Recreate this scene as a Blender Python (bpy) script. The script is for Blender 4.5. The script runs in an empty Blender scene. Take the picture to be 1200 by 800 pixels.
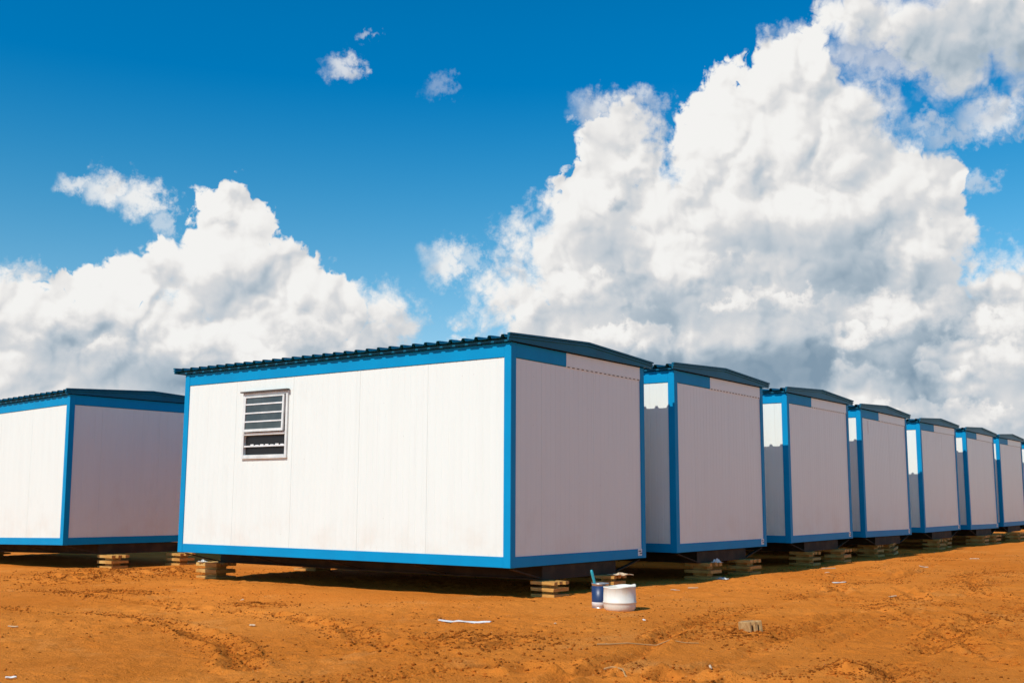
import bpy, bmesh, math, random
import numpy as np
from mathutils import Vector, Matrix, noise as mnoise
C = bpy.context
Z0 = 0.335                                   # underside of the near cabin above the ground there
def build_camera():
    cd = bpy.data.cameras.new('camera'); cam = bpy.data.objects.new('camera', cd); C.scene.collection.objects.link(cam)
    cd.sensor_width = 36.0; cd.lens = 1281.4 / 1200 * 36.0; cd.clip_start = .05; cd.clip_end = 20000
    yaw, pitch, roll = 0.937154, 0.144467, 0.004414
    f = Vector((math.sin(yaw) * math.cos(pitch), math.cos(yaw) * math.cos(pitch), math.sin(pitch)))
    r = Vector((math.cos(yaw), -math.sin(yaw), 0)); u = r.cross(f)
    r2 = r * math.cos(roll) + u * math.sin(roll); u2 = -r * math.sin(roll) + u * math.cos(roll)
    m = Matrix((r2, u2, -f)).transposed().to_4x4(); m.translation = (-9.805, -7.2145, 0.7319 + Z0)
    cam.matrix_world = m; C.scene.camera = cam
def build_settings():
    vs = C.scene.view_settings; vs.view_transform = 'Standard'; vs.look = 'None'; vs.exposure = 0; vs.gamma = 1
    vs.use_curve_mapping = False
    C.scene.render.engine = 'CYCLES'
    cy = C.scene.cycles; cy.max_bounces = 8; cy.diffuse_bounces = 4; cy.use_denoising = True; cy.denoiser = 'OPENIMAGEDENOISE'; cy.denoising_input_passes = 'RGB_ALBEDO_NORMAL'
# ------------------------------------------------------------------ world: sky and clouds
class Nodes:
    """tiny helper to write node maths as expressions"""
    def __init__(self, tree): self.t = tree
    def put(self, sock, v):
        if isinstance(v, bpy.types.NodeSocket): self.t.links.new(v, sock)
        elif v is not None: sock.default_value = v
    def m(self, op, a, b=None, c=None, clamp=False):
        n = self.t.nodes.new('ShaderNodeMath'); n.operation = op; n.use_clamp = clamp
        for s, v in zip(n.inputs, (a, b, c)): self.put(s, v)
        return n.outputs[0]
    def v(self, op, a, b=None, c=None, out=0):
        n = self.t.nodes.new('ShaderNodeVectorMath'); n.operation = op
        for s, x in zip(n.inputs, (a, b, c)): self.put(s, x)
        return n.outputs[out]
    def length(self, a): return self.v('LENGTH', a, out='Value')
    def ss(self, x, lo, hi):
        n = self.t.nodes.new('ShaderNodeMapRange'); n.interpolation_type = 'SMOOTHSTEP'
        self.put(n.inputs[0], x); self.put(n.inputs[1], lo); self.put(n.inputs[2], hi)
        return n.outputs[0]
    def lin(self, x, a, b, c, d, clamp=True):
        n = self.t.nodes.new('ShaderNodeMapRange'); n.clamp = clamp
        for i, q in enumerate((x, a, b, c, d)): self.put(n.inputs[i], q)
        return n.outputs[0]
    def noise(self, vec, scale, detail=4.0, rough=.5, dist=0.0, dim='3D', col=False):
        n = self.t.nodes.new('ShaderNodeTexNoise'); n.noise_dimensions = dim
        self.put(n.inputs['Vector'], vec); n.inputs['Scale'].default_value = scale
        n.inputs['Detail'].default_value = detail; n.inputs['Roughness'].default_value = rough
        n.inputs['Distortion'].default_value = dist
        return n.outputs['Color' if col else 'Fac']
    def voro(self, vec, scale, detail=0.0, rough=.5, lac=2.0, feature='F1', dim='2D', smooth=.3):
        n = self.t.nodes.new('ShaderNodeTexVoronoi'); n.voronoi_dimensions = dim; n.feature = feature
        self.put(n.inputs['Vector'], vec); n.inputs['Scale'].default_value = scale
        n.inputs['Detail'].default_value = detail; n.inputs['Roughness'].default_value = rough
        n.inputs['Lacunarity'].default_value = lac
        if feature == 'SMOOTH_F1': n.inputs['Smoothness'].default_value = smooth
        return n.outputs['Distance']
    def mix(self, f, a, b, mode='MIX'):
        n = self.t.nodes.new('ShaderNodeMix'); n.data_type = 'RGBA'; n.blend_type = mode
        n.clamp_factor = True
        self.put(n.inputs['Factor'], f); self.put(n.inputs['A'], a); self.put(n.inputs['B'], b)
        return n.outputs['Result']
    def xyz(self, x, y, z=0.0):
        n = self.t.nodes.new('ShaderNodeCombineXYZ')
        for s, q in zip(n.inputs, (x, y, z)): self.put(s, q)
        return n.outputs[0]

SUN_EL, SUN_AZ = 45.0, math.degrees(math.atan2(-1.0, 0.1))     # azimuth from +Y towards +X

# cumulus lobes as (azimuth, elevation, radius in azimuth, radius in elevation), degrees of sky
CLOUD_LOBES = [(38.96, 15.53, 1.11, 1.07), (38.42, 14.13, 1.68, 1.63), (39.81, 13.96, 1.6, 1.56), (37.66, 12.19, 1.76, 1.72), (36.7, 10.2, 2.26, 2.23), (40.22, 12.34, 2.22, 2.17), (38.33, 11.37, 3.08, 3.02), (42.25, 10.48, 2.14, 2.1), (44.01, 10.32, 1.79, 1.76), (45.13, 9.83, 1.89, 1.86), (46.7, 9.43, 1.8, 1.78), (47.48, 8.56, 1.53, 1.51), (34.45, 9.85, 2.06, 2.03), (34.69, 9.11, 2.49, 2.46), (35.5, 11.79, 1.56, 1.53), (34.81, 10.81, 1.9, 1.86), (32.49, 9.1, 2.11, 2.09), (30.57, 8.55, 2.29, 2.27), (29.08, 9.27, 1.82, 1.79), (27.2, 8.51, 2.43, 2.41), (29.2, 6.21, 3.28, 3.26), (32.64, 6.39, 3.36, 3.34), (37.06, 7.01, 3.89, 3.86), (41.71, 7.17, 3.97, 3.94), (45.0, 6.38, 3.2, 3.18), (26.35, 5.26, 3.59, 3.58), (29.43, 2.57, 4.88, 4.87), (34.16, 0.18, 5.84, 5.84), (40.71, -0.63, 6.03, 6.03), (45.38, 0.24, 4.82, 4.82), (53.71, 4.26, 4.03, 4.02), (55.5, 1.17, 7.1, 7.1), (62.53, 1.18, 7.9, 7.89), (70.89, -0.08, 7.61, 7.61), (78.65, 1.16, 7.25, 7.24), (27.47, -0.64, 5.55, 5.55), (34.38, 3.52, 5.06, 5.05), (41.83, 3.68, 5.25, 5.24), (59.3, 19.25, 2.08, 1.92), (59.55, 17.31, 2.58, 2.46), (58.94, 15.71, 2.84, 2.74), (60.35, 18.79, 1.94, 1.84), (56.79, 14.73, 1.93, 1.86), (54.22, 13.19, 1.37, 1.34), (55.5, 12.74, 2.38, 2.32), (52.77, 10.73, 1.46, 1.43), (51.88, 9.25, 1.45, 1.43), (54.37, 9.98, 2.5, 2.46), (58.23, 11.83, 4.55, 4.45), (61.88, 14.84, 3.19, 3.08), (64.2, 18.21, 2.28, 2.17), (65.14, 19.85, 2.29, 2.15), (66.95, 20.57, 2.37, 2.22), (68.3, 21.5, 2.18, 2.03), (69.6, 21.18, 2.7, 2.52), (65.97, 17.68, 4.08, 3.88), (69.05, 17.9, 4.25, 4.05), (71.27, 19.79, 2.23, 2.09), (62.82, 16.55, 1.82, 1.75), (70.94, 16.91, 3.54, 3.39), (72.08, 18.89, 1.77, 1.67), (72.74, 15.09, 3.49, 3.37), (74.58, 15.14, 2.24, 2.16), (75.39, 15.1, 1.97, 1.9), (75.48, 12.99, 1.87, 1.83), (74.97, 13.98, 1.89, 1.83), (69.73, 13.18, 5.29, 5.15), (64.51, 12.57, 5.39, 5.26), (73.79, 11.23, 3.43, 3.36), (59.55, 8.26, 5.62, 5.56), (66.15, 8.14, 7.06, 6.99), (72.8, 7.06, 5.54, 5.5), (77.86, 10.2, 1.74, 1.72), (79.15, 9.82, 2.14, 2.1), (78.61, 6.81, 4.09, 4.06), (76.28, 5.68, 4.15, 4.13), (81.02, 10.27, 2.43, 2.39), (70.22, 3.73, 9.43, 3.85), (80.77, 6.3, 4.81, 4.79), (71.88, 23.85, 1.98, 1.81), (74.37, 23.06, 3.09, 1.87), (77.2, 22.47, 4.33, 2.48), (75.54, 21.72, 2.62, 1.62), (79.9, 21.85, 3.38, 2.43), (82.86, 21.33, 3.7, 2.68), (78.39, 19.35, 1.53, 0.96), (79.42, 19.21, 1.26, 1.59), (77.07, 20.4, 2.15, 1.13), (82.31, 18.76, 2.05, 1.55), (79.08, 18.07, 1.09, 0.8)]
# dark flat bases and thick shaded places, in the same degrees
CLOUD_BASES = [(69.3, 13.12, 7.5, 1.46), (62.69, 9.98, 8.07, 1.77), (66.97, 6.81, 11.4, 1.74), (77.2, 22.47, 5.19, 2.0), (79.86, 21.28, 4.65, 2.36), (75.94, 21.67, 3.92, 1.38), (74.43, 7.84, 6.34, 2.09), (59.53, 15.21, 0.64, 0.53), (31.79, 7.59, 3.77, 1.66), (36.27, 6.12, 5.15, 1.71), (44.73, 8.14, 4.02, 1.77), (71.32, 10.96, 6.51, 1.71), (58.24, 13.16, 2.74, 1.78), (77.24, 9.34, 2.5, 1.23), (41.35, 4.98, 8.76, 1.31)]

CLOUD_PUFFS = [(57.77, 10.82, 3.4, 1.16), (54.14, 9.4, 2.72, 1.07), (64.49, 11.47, 2.24, 1.05), (65.56, 10.34, 1.33, 0.7), (73.69, 9.05, 2.77, 1.18), (71.21, 8.19, 2.16, 0.85), (74.58, 12.64, 2.57, 1.42), (71.22, 6.27, 1.46, 1.45), (77.09, 6.68, 3.31, 1.64), (75.31, 5.71, 2.09, 1.0), (78.31, 8.25, 2.06, 1.22), (75.42, 4.05, 3.74, 0.66), (60.0, 8.48, 2.7, 0.71), (30.6, 8.14, 2.5, 1.24), (38.27, 7.92, 3.05, 1.55), (44.73, 8.36, 3.13, 1.33), (33.78, 7.28, 1.7, 1.01), (40.45, 6.26, 3.5, 1.31), (68.35, 10.15, 1.76, 0.61), (72.5, 9.62, 1.29, 1.1)]
# thin scraps: azimuth, elevation, radii, opacity
CLOUD_WISPS = [(31.42, 15.15, 1.11, 0.62, 0.75), (32.95, 15.1, 1.73, 1.0, 0.9), (34.4, 14.74, 1.83, 1.09, 0.92), (44.56, 22.09, 1.2, 0.86, 0.72), (45.57, 23.68, 0.61, 0.34, 0.4), (49.66, 21.35, 1.03, 0.7, 0.22), (50.21, 12.35, 1.64, 1.34, 0.9), (51.48, 12.72, 1.01, 0.8, 0.5), (58.29, 20.22, 1.58, 1.13, 0.75), (60.14, 20.51, 1.86, 0.87, 0.6), (61.29, 20.55, 1.11, 0.61, 0.4), (76.52, 17.59, 2.23, 0.65, 0.5), (78.33, 18.37, 2.12, 1.21, 0.8), (75.15, 18.24, 1.47, 0.74, 0.5), (73.05, 21.63, 2.22, 1.24, 0.6), (71.8, 22.18, 1.79, 1.24, 0.6), (68.59, 23.31, 1.37, 0.67, 0.5), (77.18, 15.29, 1.27, 0.65, 0.5), (35.49, 13.65, 0.7, 0.93, 0.5), (29.28, 10.8, 1.25, 0.65, 0.6), (48.28, 8.89, 0.81, 0.98, 0.5)]

def build_world():
    w = bpy.data.worlds.new("World"); C.scene.world = w; w.use_nodes = True
    t = w.node_tree; t.nodes.clear(); n = Nodes(t)
    tc = t.nodes.new('ShaderNodeTexCoord'); d = tc.outputs['Generated']
    sp = t.nodes.new('ShaderNodeSeparateXYZ'); t.links.new(d, sp.inputs[0])
    D = 180 / math.pi
    az = n.m('MULTIPLY', n.m('ARCTAN2', sp.outputs[0], sp.outputs[1]), D)
    el = n.m('MULTIPLY', n.m('ARCSINE', sp.outputs[2]), D)
    p = n.xyz(az, el)
    # -- clear sky
    sky = t.nodes.new('ShaderNodeTexSky'); sky.sky_type = 'NISHITA'; sky.sun_disc = False
    sky.sun_elevation = math.radians(SUN_EL); sky.sun_rotation = math.radians(SUN_AZ)
    sky.altitude = 1500; sky.air_density = 1.0; sky.dust_density = .6; sky.ozone_density = 2.2
    hs = t.nodes.new('ShaderNodeHueSaturation')
    hs.inputs['Hue'].default_value = .49; hs.inputs['Value'].default_value = 1.0
    t.links.new(sky.outputs[0], hs.inputs['Color'])
    t.links.new(n.lin(el, 8.0, 22.0, .95, 1.5), hs.inputs['Saturation'])
    skyc = n.v('MULTIPLY', hs.outputs[0], n.xyz(n.lin(el, 5, 23, 1.12, .20), n.lin(el, 4, 24, 1.24, 1.46), n.lin(el, 4, 24, 1.28, 1.52)))
    skyc = n.v('MAXIMUM', skyc, (0, 0, 0))
    # -- warp for ragged outlines
    w1 = n.v('SUBTRACT', n.noise(p, .22, 3, .5, dim='2D', col=True), (.5, .5, .5))
    w2 = n.v('SUBTRACT', n.noise(p, .9, 4, .55, dim='2D', col=True), (.5, .5, .5))
    q = n.v('MULTIPLY_ADD', w1, (1.5, 1.5, 0), p)
    q = n.v('MULTIPLY_ADD', w2, (1.0, 1.0, 0), q)
    def envelope(qq):
        env = None
        for (a, e, rx, ry) in CLOUD_LOBES:
            r = math.sqrt(rx * ry)
            ln = n.length(n.v('MULTIPLY_ADD', qq, (1 / rx, 1 / ry, 0), (-a / rx, -e / ry, 0)))
            s = n.m('MULTIPLY_ADD', ln, -r, r)
            env = s if env is None else n.m('SMOOTH_MAX', env, s, .35)
        return env
    env = envelope(q)
    sx, sy = -.62, .78
    # scattered cumulus added outside the view to whiten the fill light
    away = n.ss(n.v('DOT_PRODUCT', d, (.79, .575, .205), out='Value'), .78, .62)
    fill_clouds = n.m('MULTIPLY', n.m('SUBTRACT', n.noise(d, 2.6, 3, .5), .66), 26.0)
    env = n.m('MAXIMUM', env, n.m('SUBTRACT', fill_clouds, n.m('MULTIPLY', n.m('SUBTRACT', 1.0, away), 30.0)))
    env_s = envelope(n.v('ADD', q, (sx * .9, sy * .9, 0)))
    # -- cauliflower relief, sampled here and a little way towards the sun
    def billow(off):
        pp = n.v('ADD', p, off) if off else p
        wv = n.v('SUBTRACT', n.noise(pp, .5, 2, .5, dim='2D', col=True), (.5, .5, .5))
        pw = n.v('MULTIPLY_ADD', wv, (2.2, 2.2, 0), pp)
        wv2 = n.v('SUBTRACT', n.noise(pp, 2.4, 2, .5, dim='2D', col=True), (.5, .5, .5))
        pw2 = n.v('MULTIPLY_ADD', wv2, (.6, .6, 0), pw)
        h = None
        for sc_, wt, vec in ((.42, 1.0, pw), (.95, .55, pw2), (2.3, .22, pw2), (5.2, .085, pw2)):
            d_ = n.voro(vec, sc_)
            k = n.m('MULTIPLY', n.m('MULTIPLY', d_, d_), -wt)
            h = k if h is None else n.m('ADD', h, k)
        return h
    b0 = n.m('MULTIPLY_ADD', billow(None), 1.0, 1.0)
    body = n.m('ADD', env, n.m('MULTIPLY', n.m('SUBTRACT', b0, .62), 1.5))
    fine = n.m('MULTIPLY', n.m('SUBTRACT', n.noise(p, 2.2, 6, .62, dim='2D'), .5), .9)
    ragged = n.ss(n.noise(p, .16, 2, .5, dim='2D'), .45, .66)           # where edges fray instead of being crisp
    body2 = n.m('ADD', body, n.m('MULTIPLY', fine, n.m('MULTIPLY_ADD', ragged, 1.3, .35)))
    far_up = n.m('MULTIPLY', n.ss(az, 69.0, 72.5), n.ss(el, 16.0, 18.5))
    ragged = n.m('MAXIMUM', ragged, n.m('MULTIPLY', far_up, 1.05))
    alpha = n.ss(body2, n.m('MULTIPLY', ragged, -.45), n.m('MULTIPLY_ADD', ragged, 1.1, .38))
    # thin drifting scraps of cloud that the blue shows through
    qt = n.v('MULTIPLY_ADD', n.v('SUBTRACT', n.noise(p, 1.1, 6, .62, dim='2D', col=True), (.5, .5, .5)), (2.6, 2.0, 0), p)
    thin = None
    for (a, e, rx, ry, op) in CLOUD_WISPS:
        ln = n.length(n.v('MULTIPLY_ADD', qt, (1 / rx, 1 / ry, 0), (-a / rx, -e / ry, 0)))
        k = n.m('MULTIPLY', n.ss(n.m('ADD', ln, n.m('MULTIPLY', fine, .7)), 1.15, .15), op)
        thin = k if thin is None else n.m('MAXIMUM', thin, k)
    alpha = n.m('MAXIMUM', alpha, thin)
    # -- light on the cloud: big rounded billows, softer than the outline
    def relief(off):
        pp = n.v('ADD', p, off) if off else p
        wv = n.v('SUBTRACT', n.noise(pp, .42, 3, .5, dim='2D', col=True), (.5, .5, .5))
        pw = n.v('MULTIPLY_ADD', wv, (2.6, 2.6, 0), pp)
        h = None
        for sc_, wt, sm in ((.36, 1.0, .7), (.85, .42, .55), (1.9, .13, .4)):
            d_ = n.voro(pw, sc_, feature='SMOOTH_F1', smooth=sm)
            k = n.m('MULTIPLY', n.m('MULTIPLY', d_, d_), -wt)
            h = k if h is None else n.m('ADD', h, k)
        return h
    r0 = relief(None); r1 = relief((sx * .38, sy * .38, 0))
    g1 = n.m('SUBTRACT', r0, r1)
    ge = n.m('SUBTRACT', env, env_s)
    crease = n.ss(r0, -.62, -.18)
    soft = n.noise(p, .28, 4, .5, dim='2D')                     # some parts of a bank are smooth, some knobbly
    knob = n.ss(soft, .38, .60)
    lit = n.m('MULTIPLY', n.m('MULTIPLY', g1, 1.15), n.m('MULTIPLY_ADD', knob, .8, .3))
    lit = n.m('ADD', lit, n.m('MULTIPLY', n.m('SUBTRACT', crease, .7), .30))
    lit = n.m('ADD', lit, n.m('MULTIPLY', ge, .40))
    base = None
    for (a, e, rx, ry) in CLOUD_BASES:
        ln = n.length(n.v('MULTIPLY_ADD', q, (1 / rx, 1 / ry, 0), (-a / rx, -e / ry, 0)))
        s = n.ss(ln, 1.5, .1)
        base = s if base is None else n.m('SMOOTH_MAX', base, s, .3)
    puff = None
    qp = n.v('MULTIPLY_ADD', w2, (1.6, 1.6, 0), q)
    for (a, e, rx, ry) in CLOUD_PUFFS:
        loc = n.v('MULTIPLY_ADD', qp, (1 / rx, 1 / ry, 0), (-a / rx, -e / ry, 0))
        sep = t.nodes.new('ShaderNodeSeparateXYZ'); t.links.new(loc, sep.inputs[0])
        s_ = n.m('MULTIPLY', n.ss(n.m('ADD', n.length(loc), n.m('MULTIPLY', b0, -.8)), .75, .0), n.ss(sep.outputs[1], -1.2, .7))
        puff = s_ if puff is None else n.m('MAXIMUM', puff, s_)
    low = n.ss(el, 12.0, 4.0)
    rim = n.ss(body2, 2.2, .1)
    dark = n.m('ADD', n.m('MULTIPLY', base, .68), n.m('MULTIPLY', n.m('MULTIPLY', low, .42), n.lin(az, 46, 56, .55, 1.0)))
    dark = n.m('MULTIPLY', n.m('MINIMUM', dark, .9), n.m('SUBTRACT', 1.0, n.m('MULTIPLY', puff, .75)))
    dark = n.m('MULTIPLY', dark, n.m('SUBTRACT', 1.0, n.m('MULTIPLY', rim, .45)))
    lum = n.m('ADD', n.m('SUBTRACT', .90, n.m('MULTIPLY', dark, .72)), n.m('MULTIPLY', lit, n.m('MULTIPLY_ADD', dark, -.20, .58)), clamp=True)
    ramp = t.nodes.new('ShaderNodeValToRGB'); cr = ramp.color_ramp; cr.interpolation = 'B_SPLINE'
    cr.elements[0].position = .1; cr.elements[0].color = (.23, .33, .43, 1)
    cr.elements[1].position = 1.0; cr.elements[1].color = (.96, .955, .935, 1)
    for pos, col in ((.35, (.42, .51, .59, 1)), (.55, (.59, .64, .69, 1)), (.75, (.74, .74, .745, 1)), (.88, (.90, .885, .865, 1))):
        e_ = cr.elements.new(pos); e_.color = col
    t.links.new(lum, ramp.inputs[0])
    bg1 = t.nodes.new('ShaderNodeBackground'); t.links.new(skyc, bg1.inputs[0]); bg1.inputs[1].default_value = .095
    bg2 = t.nodes.new('ShaderNodeBackground'); t.links.new(ramp.outputs[0], bg2.inputs[0]); bg2.inputs[1].default_value = .95
    mx = t.nodes.new('ShaderNodeMixShader')
    t.links.new(alpha, mx.inputs[0]); t.links.new(bg1.outputs[0], mx.inputs[1]); t.links.new(bg2.outputs[0], mx.inputs[2])
    out = t.nodes.new('ShaderNodeOutputWorld'); t.links.new(mx.outputs[0], out.inputs[0])
    w.cycles.sampling_method = 'MANUAL'; w.cycles.sample_map_resolution = 512
# ------------------------------------------------------------------ helpers
class MB:
    """collects shapes, then links them as one mesh object"""
    def __init__(self): self.v = []; self.f = []; self.mi = []; self.sm = []
    def add(self, verts, faces, mi=0, smooth=False):
        o = len(self.v); self.v += [tuple(p) for p in verts]
        for f in faces: self.f.append(tuple(i + o for i in f)); self.mi.append(mi); self.sm.append(smooth)
        return self
    def box(self, x0, x1, y0, y1, z0, z1, mi=0, m=None, jit=0, rnd=None):
        vs = [(x, y, z) for z in (z0, z1) for y in (y0, y1) for x in (x0, x1)]
        if jit: vs = [tuple(c + rnd.uniform(-jit, jit) for c in p) for p in vs]
        if m: vs = [m @ Vector(p) for p in vs]
        return self.add(vs, [(0, 2, 3, 1), (4, 5, 7, 6), (0, 1, 5, 4), (2, 6, 7, 3), (0, 4, 6, 2), (1, 3, 7, 5)], mi)
    def prism(self, prof, axis, a, b, mi=0):
        """prof: list of 2D points; extruded along axis from a to b"""
        n = len(prof)
        def P(p, q):
            if axis == 'y': return (p[0], q, p[1])
            if axis == 'x': return (q, p[0], p[1])
            return (p[0], p[1], q)
        vs = [P(p, a) for p in prof] + [P(p, b) for p in prof]
        fs = [tuple(range(n))[::-1], tuple(range(n, 2 * n))] + [(i, (i + 1) % n, (i + 1) % n + n, i + n) for i in range(n)]
        return self.add(vs, fs, mi)
    def bar(self, p, q, w, h=None, mi=0):
        """square bar from p to q"""
        p, q = Vector(p), Vector(q); d = (q - p); L = d.length; h = h or w
        rot = d.to_track_quat('X', 'Z').to_matrix().to_4x4(); rot.translation = p
        return self.box(0, L, -w / 2, w / 2, -h / 2, h / 2, mi, rot)
    def lathe(self, prof, n=40, c=(0, 0, 0), mi=0, wob=None):
        vs = []; fs = []; k = len(prof)
        for i in range(n):
            a = 2 * math.pi * i / n
            for j, (r, z) in enumerate(prof):
                if wob: r, z = wob(a, j, r, z)
                vs.append((c[0] + r * math.cos(a), c[1] + r * math.sin(a), c[2] + z))
        for i in range(n):
            for j in range(k - 1):
                a, b = i * k + j, ((i + 1) % n) * k + j
                fs.append((a, b, b + 1, a + 1))
        return self.add(vs, fs, mi, True)
    def build(self, name, mats, parent=None, fix=True, bevel=0):
        me = bpy.data.meshes.new(name); me.from_pydata(self.v, [], self.f)
        for m in (mats if isinstance(mats, (list, tuple)) else [mats]): me.materials.append(m)
        me.polygons.foreach_set('material_index', self.mi); me.polygons.foreach_set('use_smooth', self.sm)
        if fix:
            b = bmesh.new(); b.from_mesh(me); bmesh.ops.recalc_face_normals(b, faces=b.faces); b.to_mesh(me); b.free()
        me.update()
        o = bpy.data.objects.new(name, me); C.scene.collection.objects.link(o)
        if parent: o.parent = parent
        if bevel:
            md = o.modifiers.new('bevel', 'BEVEL'); md.width = bevel; md.segments = 1; md.limit_method = 'ANGLE'
        return o

def tag(o, label=None, cat=None, group=None, kind=None):
    for k, v in (('label', label), ('category', cat), ('group', group), ('kind', kind)):
        if v: o[k] = v
    return o
def empty(name, loc=(0, 0, 0), rot=(0, 0, 0)):
    o = bpy.data.objects.new(name, None); C.scene.collection.objects.link(o)
    o.empty_display_size = .3; o.location = loc; o.rotation_euler = rot; return o
def copy_tree(o, parent=None):
    c = o.copy(); C.scene.collection.objects.link(c)
    if parent: c.parent = parent
    for ch in list(o.children): copy_tree(ch, c)
    return c

# ------------------------------------------------------------------ materials
def material(name, build):
    m = bpy.data.materials.new(name); m.use_nodes = True; t = m.node_tree
    b = t.nodes['Principled BSDF']; n = Nodes(t); build(n, b, t); return m
def coord(t, which='Object'): return t.nodes.new('ShaderNodeTexCoord').outputs[which]
def bump(n, t, b, h, dist, strength=1.0):
    k = t.nodes.new('ShaderNodeBump'); k.inputs['Distance'].default_value = dist; k.inputs['Strength'].default_value = strength
    t.links.new(h, k.inputs['Height']); t.links.new(k.outputs[0], b.inputs['Normal'])
def two_tone(n, vec, c0, c1, scale, detail=4, lo=.35, hi=.65):
    return n.mix(n.ss(n.noise(vec, scale, detail, .55), lo, hi), (*c0, 1), (*c1, 1))

def mk_panel(n, b, t):
    o = coord(t); s = t.nodes.new('ShaderNodeSeparateXYZ'); t.links.new(o, s.inputs[0])
    oi = t.nodes.new('ShaderNodeObjectInfo'); rnd = n.m('MULTIPLY', oi.outputs['Random'], 90.0)
    oo = n.v('ADD', o, n.xyz(rnd, rnd, rnd))                       # every panel wears differently
    streak = n.noise(n.v('MULTIPLY', oo, (3.0, 3.0, .22)), 2.2, 5, .6)
    dust = n.m('MULTIPLY', n.ss(s.outputs[2], .80, .1), n.ss(n.noise(oo, 2.4, 5, .6), .38, .75))
    col = n.mix(n.ss(streak, .35, .75), (.758, .798, .750, 1), (.737, .773, .724, 1))
    smear = n.ss(n.noise(n.v('MULTIPLY', oo, (1.0, 1.0, .5)), 1.7, 6, .65), .58, .74)
    col = n.mix(n.m('MULTIPLY', smear, .22), col, (.58, .58, .53, 1))
    col = n.mix(n.m('MULTIPLY', dust, .20), col, (.60, .42, .28, 1))
    run = n.m('MULTIPLY', n.ss(n.noise(n.v('MULTIPLY', oo, (9.0, 9.0, .12)), 2.0, 3, .6), .66, .72), n.ss(s.outputs[2], .6, 2.3))
    col = n.mix(n.m('MULTIPLY', run, .22), col, (.50, .45, .40, 1))
    spots = n.ss(n.voro(oo, 5.0, dim='3D'), .05, .02)
    col = n.mix(n.m('MULTIPLY', spots, .25), col, (.35, .30, .27, 1))
    t.links.new(col, b.inputs['Base Color']); b.inputs['Roughness'].default_value = .38
    u = n.m('ADD', s.outputs[0], s.outputs[1])
    wav = n.noise(n.v('MULTIPLY', oo, (1, 1, .35)), 1.6, 2, .5)
    rib = n.m('PINGPONG', n.m('MULTIPLY', u, 1.0), .0165)
    h = n.m('ADD', n.m('MULTIPLY', wav, 1.2), n.m('MULTIPLY', rib, 8.0))
    bump(n, t, b, h, .006, .6)
def mk_blue(n, b, t):
    o = coord(t)
    col = two_tone(n, o, (.0, .270, .54), (.001, .245, .50), 1.7)
    sc = n.ss(n.noise(o, 14, 6, .7), .70, .76)
    col = n.mix(n.m('MULTIPLY', sc, .25), col, (.05, .26, .42, 1))
    t.links.new(col, b.inputs['Base Color']); b.inputs['Roughness'].default_value = .5; b.inputs['Specular IOR Level'].default_value = .12
    bump(n, t, b, n.noise(o, 3.0, 3), .004, .4)
def mk_teal(n, b, t):
    o = coord(t)
    t.links.new(two_tone(n, o, (.002, .120, .205), (.004, .100, .175), 2.3), b.inputs['Base Color'])
    b.inputs['Roughness'].default_value = .45; b.inputs['Specular IOR Level'].default_value = .2
    bump(n, t, b, n.noise(o, 5.0, 3), .003, .4)
def mk_steel(n, b, t):
    o = coord(t)
    t.links.new(two_tone(n, o, (.060, .038, .022), (.034, .022, .014), 5), b.inputs['Base Color']); b.inputs['Roughness'].default_value = .75; b.inputs['Specular IOR Level'].default_value = .2
def mk_timber(n, b, t):
    o = coord(t)
    g = n.noise(n.v('MULTIPLY', o, (1, 1, 7)), 9, 5, .6)
    col = n.mix(n.ss(g, .3, .7), (.60, .31, .065, 1), (.40, .195, .042, 1))
    col = n.mix(n.m('MULTIPLY', n.ss(n.noise(o, 3, 3), .5, .7), .6), col, (.68, .44, .14, 1))
    t.links.new(col, b.inputs['Base Color']); b.inputs['Roughness'].default_value = .8
    bump(n, t, b, g, .004, .6)
def plain(c, r=.5, metal=0.0, c1=None, sc=6):
    def f(n, b, t):
        o = coord(t); c2 = c1 or tuple(x * .86 for x in c)
        t.links.new(two_tone(n, o, c, c2, sc), b.inputs['Base Color'])
        b.inputs['Roughness'].default_value = r; b.inputs['Metallic'].default_value = metal
    return f
def mk_tub(n, b, t):
    o = coord(t); s = t.nodes.new('ShaderNodeSeparateXYZ'); t.links.new(o, s.inputs[0])
    st = n.noise(n.v('MULTIPLY', o, (1, 1, .35)), 9, 5, .6)
    col = n.mix(n.ss(st, .42, .72), (.76, .73, .64, 1), (.66, .58, .44, 1))
    low = n.ss(n.m('ADD', s.outputs[2], n.m('MULTIPLY', st, .10)), .19, .07)
    col = n.mix(n.m('MULTIPLY', low, .38), col, (.66, .53, .36, 1))
    t.links.new(col, b.inputs['Base Color']); b.inputs['Roughness'].default_value = .5
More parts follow.
